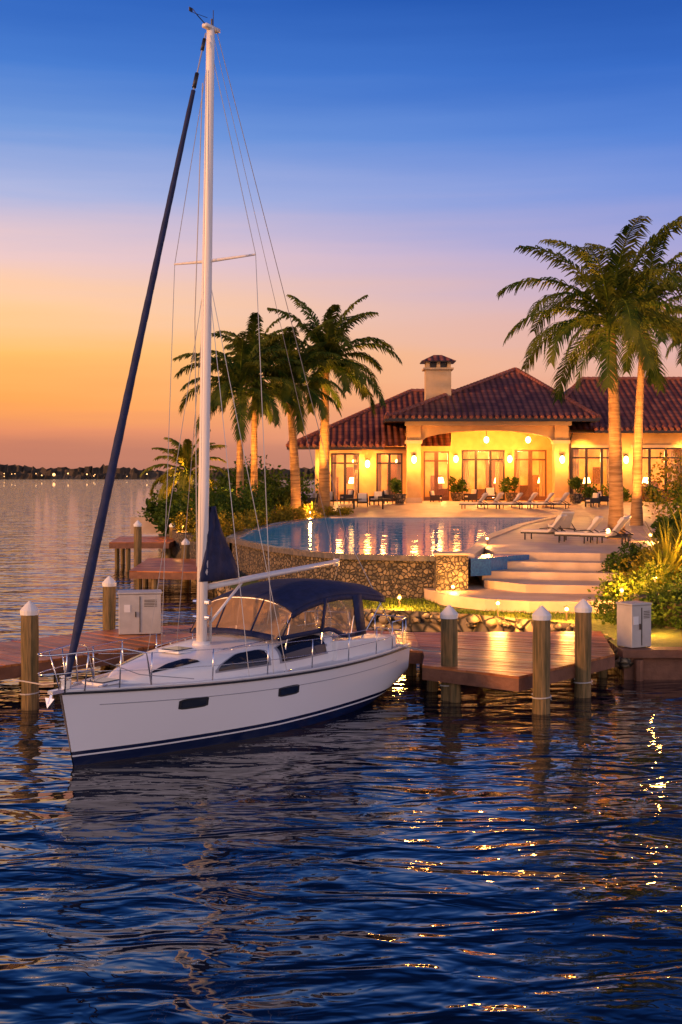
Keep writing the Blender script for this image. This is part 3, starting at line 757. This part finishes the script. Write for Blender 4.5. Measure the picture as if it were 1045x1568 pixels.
eave(3.3,18.4,86.9,9.0); eave(-3.8,3.2,88.9,7.0); eave(18.6,42,88.9,8.2)
b.obj('eave_tiles',M['ridge'],H)
b=MB(); b.box((7.3,92,11.0),(1.9,1.6,3.6),0,0); b.box((7.3,92,12.85),(2.25,1.95,.14),0,0)
for sx in(-.8,0,.8):
    for sy in(-.65,.65): b.box((7.3+sx,92+sy,13.15),(.26,.26,.46),0,0)
b.box((7.3,92,13.1),(1.2,1.0,.36),0,1)
b.obj('chimney',[M['trim'],M['dark']],H)
b=MB(); q=[(6.0,90.8,13.4),(8.6,90.8,13.4),(8.6,93.2,13.4),(6.0,93.2,13.4)]; a1=(7.0,92,13.95);a2=(7.6,92,13.95)
roof(b,[(q[0],q[1],a2,a1),(q[1],q[2],a2),(q[2],q[3],a1,a2),(q[3],q[0],a1)]); b.obj('chimney_cap_roof',M['roof'],H)
b=MB(); b.box((7.3,92,13.38),(2.55,2.35,.05),0,0); b.obj('chimney_soffit',M['dark'],H)
b=MB(); c=MB()
def sconce(x,y,z_,pw):
    b.ball((x,y-.24,z_),.19,0,8,1.5); c.b2(x-.06,x+.06,y-.12,y,z_-.2,z_+.25); c.tube([(x,y-.24,z_+.28),(x,y-.24,z_+.4)],[.22,.04],8,0)
    point(H,'sconce_light',(x,y-.8,z_),pw*2.2,r=.25)
sconce(5.25,87.8,6.0,200); sconce(15.9,87.8,6.0,200)
sconce(8.75,93,6.1,80); sconce(12.85,93,6.1,80); sconce(1.95,90,5.7,110); sconce(-1.3,90,5.6,110); sconce(21.0,90,6.0,180); sconce(26.1,90,6.0,150)
for x,y in((10.8,90.5),(13.9,90.5)):
    c.tube([(x,y,8.4),(x,y,7.7)],.02,5,0); b.ball((x,y,7.5),.2,0,8,1.2); point(H,'pendant_light',(x,y,6.9),620,r=.2)
b.obj('lamp_globes',M['lampglass'],H); c.obj('lamp_brackets',M['dark'],H)
point(H,'portico_light',(7.2,90.5,7.0),480,r=.3)
for x in(-.3,3): point(H,'room_light',(x,92.5,6.2),900,(1,.46,.12),.4)
for x in(7.5,11,14.5): point(H,'room_light',(x,95.5,6.2),1100,(1,.46,.12),.4)
for x in(18.5,23.3,29): point(H,'room_light',(x,92.5,6.2),900,(1,.44,.10),.4)
for x in(1.2,17.8,25.5): spot(H,'soffit_light',(x,88.9,6.7 if x<5 else 7.9),(x,90.2,2.9),700,120)

# ---------------------------------------------------------------- palms
def frond(b,o,az,el,ln,droop,n=38,lw=.075):
    h=Vector((cos(az),sin(az),0)); side=Vector((-sin(az),cos(az),0)); p=Vector(o); pts=[p.copy()]; dirs=[]
    for i in range(n):
        t=i/n; a=max(el-droop*(t**1.35),-radians(80)); d=h*cos(a)+Vector((0,0,sin(a))); p=p+d*(ln/n); pts.append(p.copy()); dirs.append(d)
    b.tube(pts[::4]+[pts[-1]],[.055*(1-.85*k/(len(pts[::4]))) for k in range(len(pts[::4])+1)],4,1)
    for i in range(4,n):
        t=i/n; d=dirs[i]; up=side.cross(d)*-1
        L_=ln*.20*(sin(pi*(.14+.80*t))**.6)*rnd.uniform(.85,1.1)
        for s_ in(-1,1):
            a=radians(10+15*rnd.random()); lift=rnd.uniform(-.1,.45)
            v=(side*s_*cos(a)*.75+d*rnd.uniform(.55,.8)+up*lift*(1-.6*t)).normalized(); q=pts[i]
            w_=d*lw*.5
            m_=q+v*L_*.5+Vector((0,0,-.06*L_)); e_=q+v*L_*.86+Vector((0,0,-(.30+.26*rnd.random())*L_))
            o_=len(b.v); b.v+=[tuple(q-w_*.7),tuple(q+w_*.7),tuple(m_+w_),tuple(m_-w_),tuple(e_+w_*.15),tuple(e_-w_*.15)]
            b.f.append([o_,o_+1,o_+2,o_+3]); b.m.append(0); b.f.append([o_+3,o_+2,o_+4,o_+5]); b.m.append(0)
def palm(x,y,z0,zt,r0,ln,nf=26,lean=(0,0),mt='palmgreen',uplight=0,dens=60,lw=.10):
    e=empty('palm_tree',(x,y,z0)); h=zt-z0; b=MB(); N_=int(h/.16)
    pts=[];rs=[]
    for i in range(N_+1):
        t=i/N_; pts.append((lean[0]*t*t,lean[1]*t*t,h*t-.2*(1-t))); r=r0*(1.25-.35*min(1,t*6)+.06*sin(t*5)-.28*t)
        rs.append(r*(1.0+(.04 if i%2 else 0)))
    b.tube(pts,rs,14,0); b.obj('trunk',M['trunk'],e,smooth=True)
    b=MB(); top_=Vector((lean[0],lean[1],h))
    b.tube([top_-Vector((0,0,.1)),top_+Vector((0,0,.35)),top_+Vector((0,0,.9))],[r0*.75,r0*.95,r0*.3],10,2)
    for i in range(nf):
        t=(i+.5)/nf; az=i*2.399963+rnd.uniform(-.2,.2)
        el=radians(84-92*t**.95+rnd.uniform(-8,8)); dr=radians(66+54*t+rnd.uniform(-12,18)) if t<.75 else radians(84+rnd.uniform(-10,10))
        frond(b,top_+Vector((cos(az)*.12,sin(az)*.12,.75-.55*t)),az,el,ln*rnd.uniform(.86,1.08)*(1-.08*t),dr,dens,lw)
    b.obj('fronds',[M[mt],M['leafB'],M['leafB']],e)
    if uplight:
        spot(e,'uplight',(-.9,-2.4,.35),(lean[0]*.8,lean[1],h*1.02),uplight*2.0,46)
        spot(e,'trunk_light',(-1.2,-3.6,.3),(lean[0]*.4,0,h*.42),uplight*.9,62)
    return e
palm(12.2,54,2.1,11.3,.34,5.8,30,(-.25,0),uplight=6500,lw=.11)
palm(16.5,68,2.1,13.0,.30,5.8,27,(.4,0),uplight=6500,lw=.12)
palm(26.5,84,2.1,14.6,.30,6.0,22,(.0,0),uplight=3000,lw=.13)
palm(-1.15,83.5,2.1,12.0,.42,5.7,30,(.1,0),uplight=7500,lw=.15)
palm(-2.95,80,2.0,10.4,.36,5.0,24,(-.5,0),uplight=6000,lw=.14)
palm(-6.3,76,1.9,9.8,.27,4.8,26,(0,0),uplight=4600,lw=.13)
palm(-5.7,80,1.9,11.2,.27,4.6,24,(0,0),uplight=4200,lw=.13)
palm(-9.6,78,1.8,4.6,.2,3.2,24,(-.2,0),mt='palmyellow',uplight=3000,dens=44,lw=.13)

# ---------------------------------------------------------------- shrubs
def leafcloud(b,c,r,n,size,mi=0):
    lumps=[(Vector((rnd.gauss(0,.45),rnd.gauss(0,.45),rnd.uniform(-.2,.75))),rnd.uniform(.3,.55)) for _ in range(max(4,int(n/110)))]
    for _ in range(n):
        lc,lr=rnd.choice(lumps); d=Vector((rnd.gauss(0,1),rnd.gauss(0,1),rnd.gauss(0,1))).normalized()*lr*rnd.uniform(.6,1.1)
        q=lc+d; p=Vector((c[0]+q.x*r[0],c[1]+q.y*r[1],c[2]+max(-.1,q.z+.1)*r[2]))
        s_=size*rnd.uniform(.6,1.4); u=Vector((rnd.gauss(0,1),rnd.gauss(0,1),rnd.gauss(0,.7)+.3)).normalized(); v=u.cross(Vector((rnd.gauss(0,1),rnd.gauss(0,1),rnd.gauss(0,1)))).normalized()*.32
        b.add([p,p+(u*.5+v)*s_,p+u*s_*1.1,p+(u*.5-v)*s_],[(0,1,2,3)],mi)
def shrub(x,y,z_,rx,ry,rz,n=700,size=.16,mt='leafA',name='shrub'):
    b=MB(); leafcloud(b,(0,0,0),(rx,ry,rz),n,size); o=b.obj(name,M[mt]); o.location=(x,y,z_); return o
def spiky(x,y,z_,r,n=70,mt='palmyellow',name='yucca_plant'):
    b=MB()
    for i in range(n):
        az=rnd.uniform(0,2*pi); el=radians(rnd.uniform(5,85)); L_=r*rnd.uniform(.7,1.1); h=Vector((cos(az),sin(az),0)); s_=Vector((-sin(az),cos(az),0))*.035*r
        P=[]; p=Vector((0,0,0))
        for k in range(6):
            a=el-radians(60)*(k/5)**2*(1-el/2); P.append([tuple(p-s_*(1.1-k/5)),tuple(p+s_*(1.1-k/5))]); p=p+(h*cos(a)+Vector((0,0,sin(a))))*L_/5
        b.grid(P)
    o=b.obj(name,M[mt]); o.location=(x,y,z_)
for i in range(9): shrub(8.6+i*1.05,34.8+rnd.uniform(-.3,.3),.8,1.0,.9,1.0,1800,.12,'leafA','hedge')
for i in range(8): shrub(10.0+i*1.1,37.4+rnd.uniform(-.3,.3),1.1,1.0,.9,.9,1300,.13,'leafA' if i%2 else 'leafB')
for x,y,zz in((9.5,39.6,1.0),(10.3,41.5,1.3),(9.9,42.4,1.3),(11.3,43.2,1.5),(12.6,44,1.5),(14,43.5,1.5),(10.2,40.4,1.1),(11.9,42.0,1.4),(8.9,38.6,.9),(10.6,43.9,1.6)): shrub(x,y,zz,.8,.8,.8,1100,.12,rnd.choice(['leafA','leafB','leafC']))
for x,y,r in((11.0,41.0,2.1),(11.9,41.6,2.4),(13.0,42,2.5),(12.3,45.6,2.0),(13.4,46.5,2.2),(10.2,39.2,1.2)): spiky(x,y,1.4,r,90)
for x,y,s_ in((17,56,1.6),(19,60,2.2),(16,52,1.3),(21,66,2.8),(24,72,3.2),(15.2,50,1.2),(14.2,47.5,1.1),(18.6,64,2.4),(17.6,60,1.5),(13.6,50,.9),(22,78,3.2)): shrub(x,y,2.0,s_*.7,s_*.6,s_*1.1,1700,.2,rnd.choice(['leafA','leafB','leafC']))
for i in range(26):
    y=rnd.uniform(66,92); x=-5.2-(y-62)*.26*rnd.random()*1.0-rnd.random()*1.0; s_=rnd.uniform(.9,1.9)
    shrub(x,y,1.9,s_,s_,s_*1.1,900,.2,rnd.choice(['leafA','leafA','leafB']))
for x,y,s_ in((-6.0,86,3.0),(-8.0,88,3.2),(-4.2,88,2.6),(-10.5,86,2.0),(-7,92,3.4),(-9.5,82,1.5),(-11.2,80,1.2),(-10.3,74,1.1),(-9.2,68,1.0),(-3.2,86,2.2),(-5.2,84,2.4)): shrub(x,y,1.9,s_*.9,s_*.7,s_,1800,.26,'leafA')
for x,y in((-4.9,66),(-4.4,69.5),(-3.9,72.5),(-3.2,75),(-2.6,77.5),(-1.7,79.9),(-5.6,63.5),(-.4,81.7),(.6,82.0),(-5.2,60),(-4.6,68),(-2.9,76.4),(-5.6,58),(-6.4,61),(-7.2,62.6)): shrub(x-.5,y,1.9,.95,.9,.85,800,.14,'leafC','flowering_shrub')
for x,y in((-3.6,77),(-1.9,80.5),(-7.4,66)): spiky(x,y,2.,1.5,60)
for x in (4.2,16.8,8.75,12.9): 
    e=empty('potted_plant',(x,86.9 if x in(4.2,16.8) else 92.2,2.85)); b=MB(); b.tube([(0,0,0),(0,0,.35),(0,0,.7)],[.28,.42,.48],14,0); b.obj('pot',M['stone'],e)
    b=MB(); leafcloud(b,(0,0,.9),(.7,.7,.8),700,.17); b.obj('leaves',M['leafA'],e)
for i in range(8): shrub(18+i*2.4,88.9,2.9,1.0,.7,1.1,600,.2,rnd.choice(['leafA','leafB']))
b=MB()
for _ in range(16000):
    x=rnd.uniform(-1,9.2); y=rnd.uniform(34,42.4)
    lim = 36.6+max(0,(6-x))*.6
    if y<lim or (x>3.2 and y>38.6 and x<9.4): continue
    a=rnd.uniform(0,6.28); h=rnd.uniform(.05,.13)
    b.add([(x,y,.62),(x+cos(a)*.03,y+sin(a)*.03,.62),(x+rnd.uniform(-.04,.04),y+rnd.uniform(-.04,.04),.62+h)],[(0,1,2)])
b.obj('grass',M['leafB'])

# ---------------------------------------------------------------- furniture
def lounger(x,y,z_,rz):
    e=empty('sun_lounger',(x,y,z_),rz); b=MB()
    for s_ in(-.32,.32):
        b.box((0,s_,.3),(2.0,.05,.06),0,0)
        for xx in(-.85,.8): b.tube([(xx,s_,0),(xx,s_,.3)],.03,6,0)
        b.tube([(-.95,s_,.3),(-.5,s_,.55),(.1,s_,.5)],.025,6,0)
    b.obj('frame',M['wicker'],e)
    b=MB(); b.box((.35,0,.39),(1.3,.62,.11),0,0); b.box((-.60,0,.74),(.95,.62,.11),0,0,ry=radians(50)); b.box((-.72,0,.98),(.3,.5,.12),0,0,ry=radians(50))
    b.obj('cushion',M['cushion'],e,bevel=.03)
def chair(x,y,z_,rz):
    e=empty('patio_chair',(x,y,z_),rz); b=MB()
    b.box((0,0,.33),(.75,.75,.12),0,0)
    for s_ in(-.36,.36):
        b.box((0,s_,.5),(.75,.07,.3),0,0)
        for xx in(-.32,.32): b.box((xx,s_,.15),(.06,.06,.3),0,0)
    b.box((-.36,0,.65),(.08,.75,.6),0,0,ry=-.15)
    b.obj('frame',M['wicker'],e)
    b=MB(); b.box((.03,0,.44),(.62,.6,.12),0,0); b.box((-.27,0,.72),(.13,.6,.5),0,0,ry=-.15); b.obj('cushion',M['cushion'],e,bevel=.03)
for x,y,r in((8.9,53.2,-35),(10.0,51.0,-30),(10.9,50.2,-35),(10.4,57.5,-80),(11.4,52.0,-30)): lounger(x,y,2.1,radians(r+180))
for x,y,r in((9.2,84,155),(10.4,85,150),(11.6,84.2,155),(12.8,85.2,150),(13.8,84.4,155),(15,85.2,150)): lounger(x,y,2.55,radians(r))
for i,x in enumerate((-2.1,-.9,.4,1.5,2.5,3.5,17.6,18.6,19.6,7,9.6,11.2)): chair(x,85.4+(i%3)*.8+(4.2 if i>8 else 0),2.65+(i%3)*.1+(.1 if i>8 else 0),radians(rnd.choice([-60,-90,-120,-20,200])))
for x in(0.9,2.9): 
    e=empty('patio_table',(x,84.6,2.5)); b=MB(); b.tube([(0,0,.7),(0,0,.75)],[.55,.55],16,0); b.tube([(0,0,0),(0,0,.7)],.06,8,0); b.obj('table_top_and_leg',M['wicker'],e)

def bollard(x,y,z_,pw=45,h=.22,r=.1):
    e=empty('path_light',(x,y,z_)); b=MB(); b.tube([(0,0,0),(0,0,h)],.025,6,0); b.tube([(0,0,h+.11),(0,0,h+.16)],[.1,.02],10,0); b.obj('post',M['dark'],e)
    b=MB(); b.ball((0,0,h+.05),.055,0,8,1); b.obj('globe',M['lampsmall'],e)
    point(e,'bulb',(0,-.25,h+.14),pw,r=r)
bollard(3.8,41.4,1.0,170,.1,.12); bollard(8.75,38.0,1.0,420,.3,.15); bollard(9.9,38.4,1.35,260,.3,.12); bollard(11.4,38.3,1.45,380,.5,.14)
bollard(4.75,36.9,.62,520,.4,.15); bollard(5.9,49.2,2.1,70); bollard(11.6,40.2,1.5,300,.8); bollard(8.3,33.2,.65,380,.5,.15)
bollard(-2.0,78.8,2.2,300); bollard(-4.7,70,2.0,260); bollard(1.9,39.6,.62,420,.3,.15); bollard(-6.2,60.5,2.0,200)  # the lawn-edge one is an added lamp, for gold streaks on the water
bollard(-8.3,64,1.95,200); bollard(13.2,52,2.1,200); bollard(16.2,57,2.1,300); bollard(-10.5,30.5,.75,120,.3); bollard(6.7,36.2,.62,320,.3,.13)  # last one is invented too, placed on the shore to streak the water gold

# ---------------------------------------------------------------- distant shore
b=MB()
for row,(yy,hh) in enumerate(((1150,16),(1100,12),(1060,8))):
    x=-1300; P0=[];P1=[]
    while x<1300:
        n_=hh*(.66+.2*sin(x*.013+row)+.12*sin(x*.051+row*2))+rnd.uniform(-1.3,1.3)
        if rnd.random()<.03: n_+=rnd.uniform(1,4)
        P0.append((x,yy,-.5)); P1.append((x,yy+rnd.uniform(-6,6),max(2,n_))); x+=rnd.uniform(1.5,4)
    b.grid([P0,P1])
b.obj('distant_treeline',mat('distant_trees',(.05,.042,.032),1,c2=(.09,.065,.045),scale=.08))
b=MB()
for _ in range(22): b.ball((rnd.uniform(-420,-150),1050,rnd.uniform(2,5)),rnd.uniform(.3,.65),0,6)
b.ball((-245,1040,4),1.3,0,6)
b.obj('distant_shore_lights',mat('far_lamp',(1,.8,.5),.3,emit=(1,.5,.15),estr=3))

scene.view_settings.view_transform='Standard'; scene.view_settings.look='None'; scene.view_settings.exposure=0
print('objects',len(bpy.data.objects))
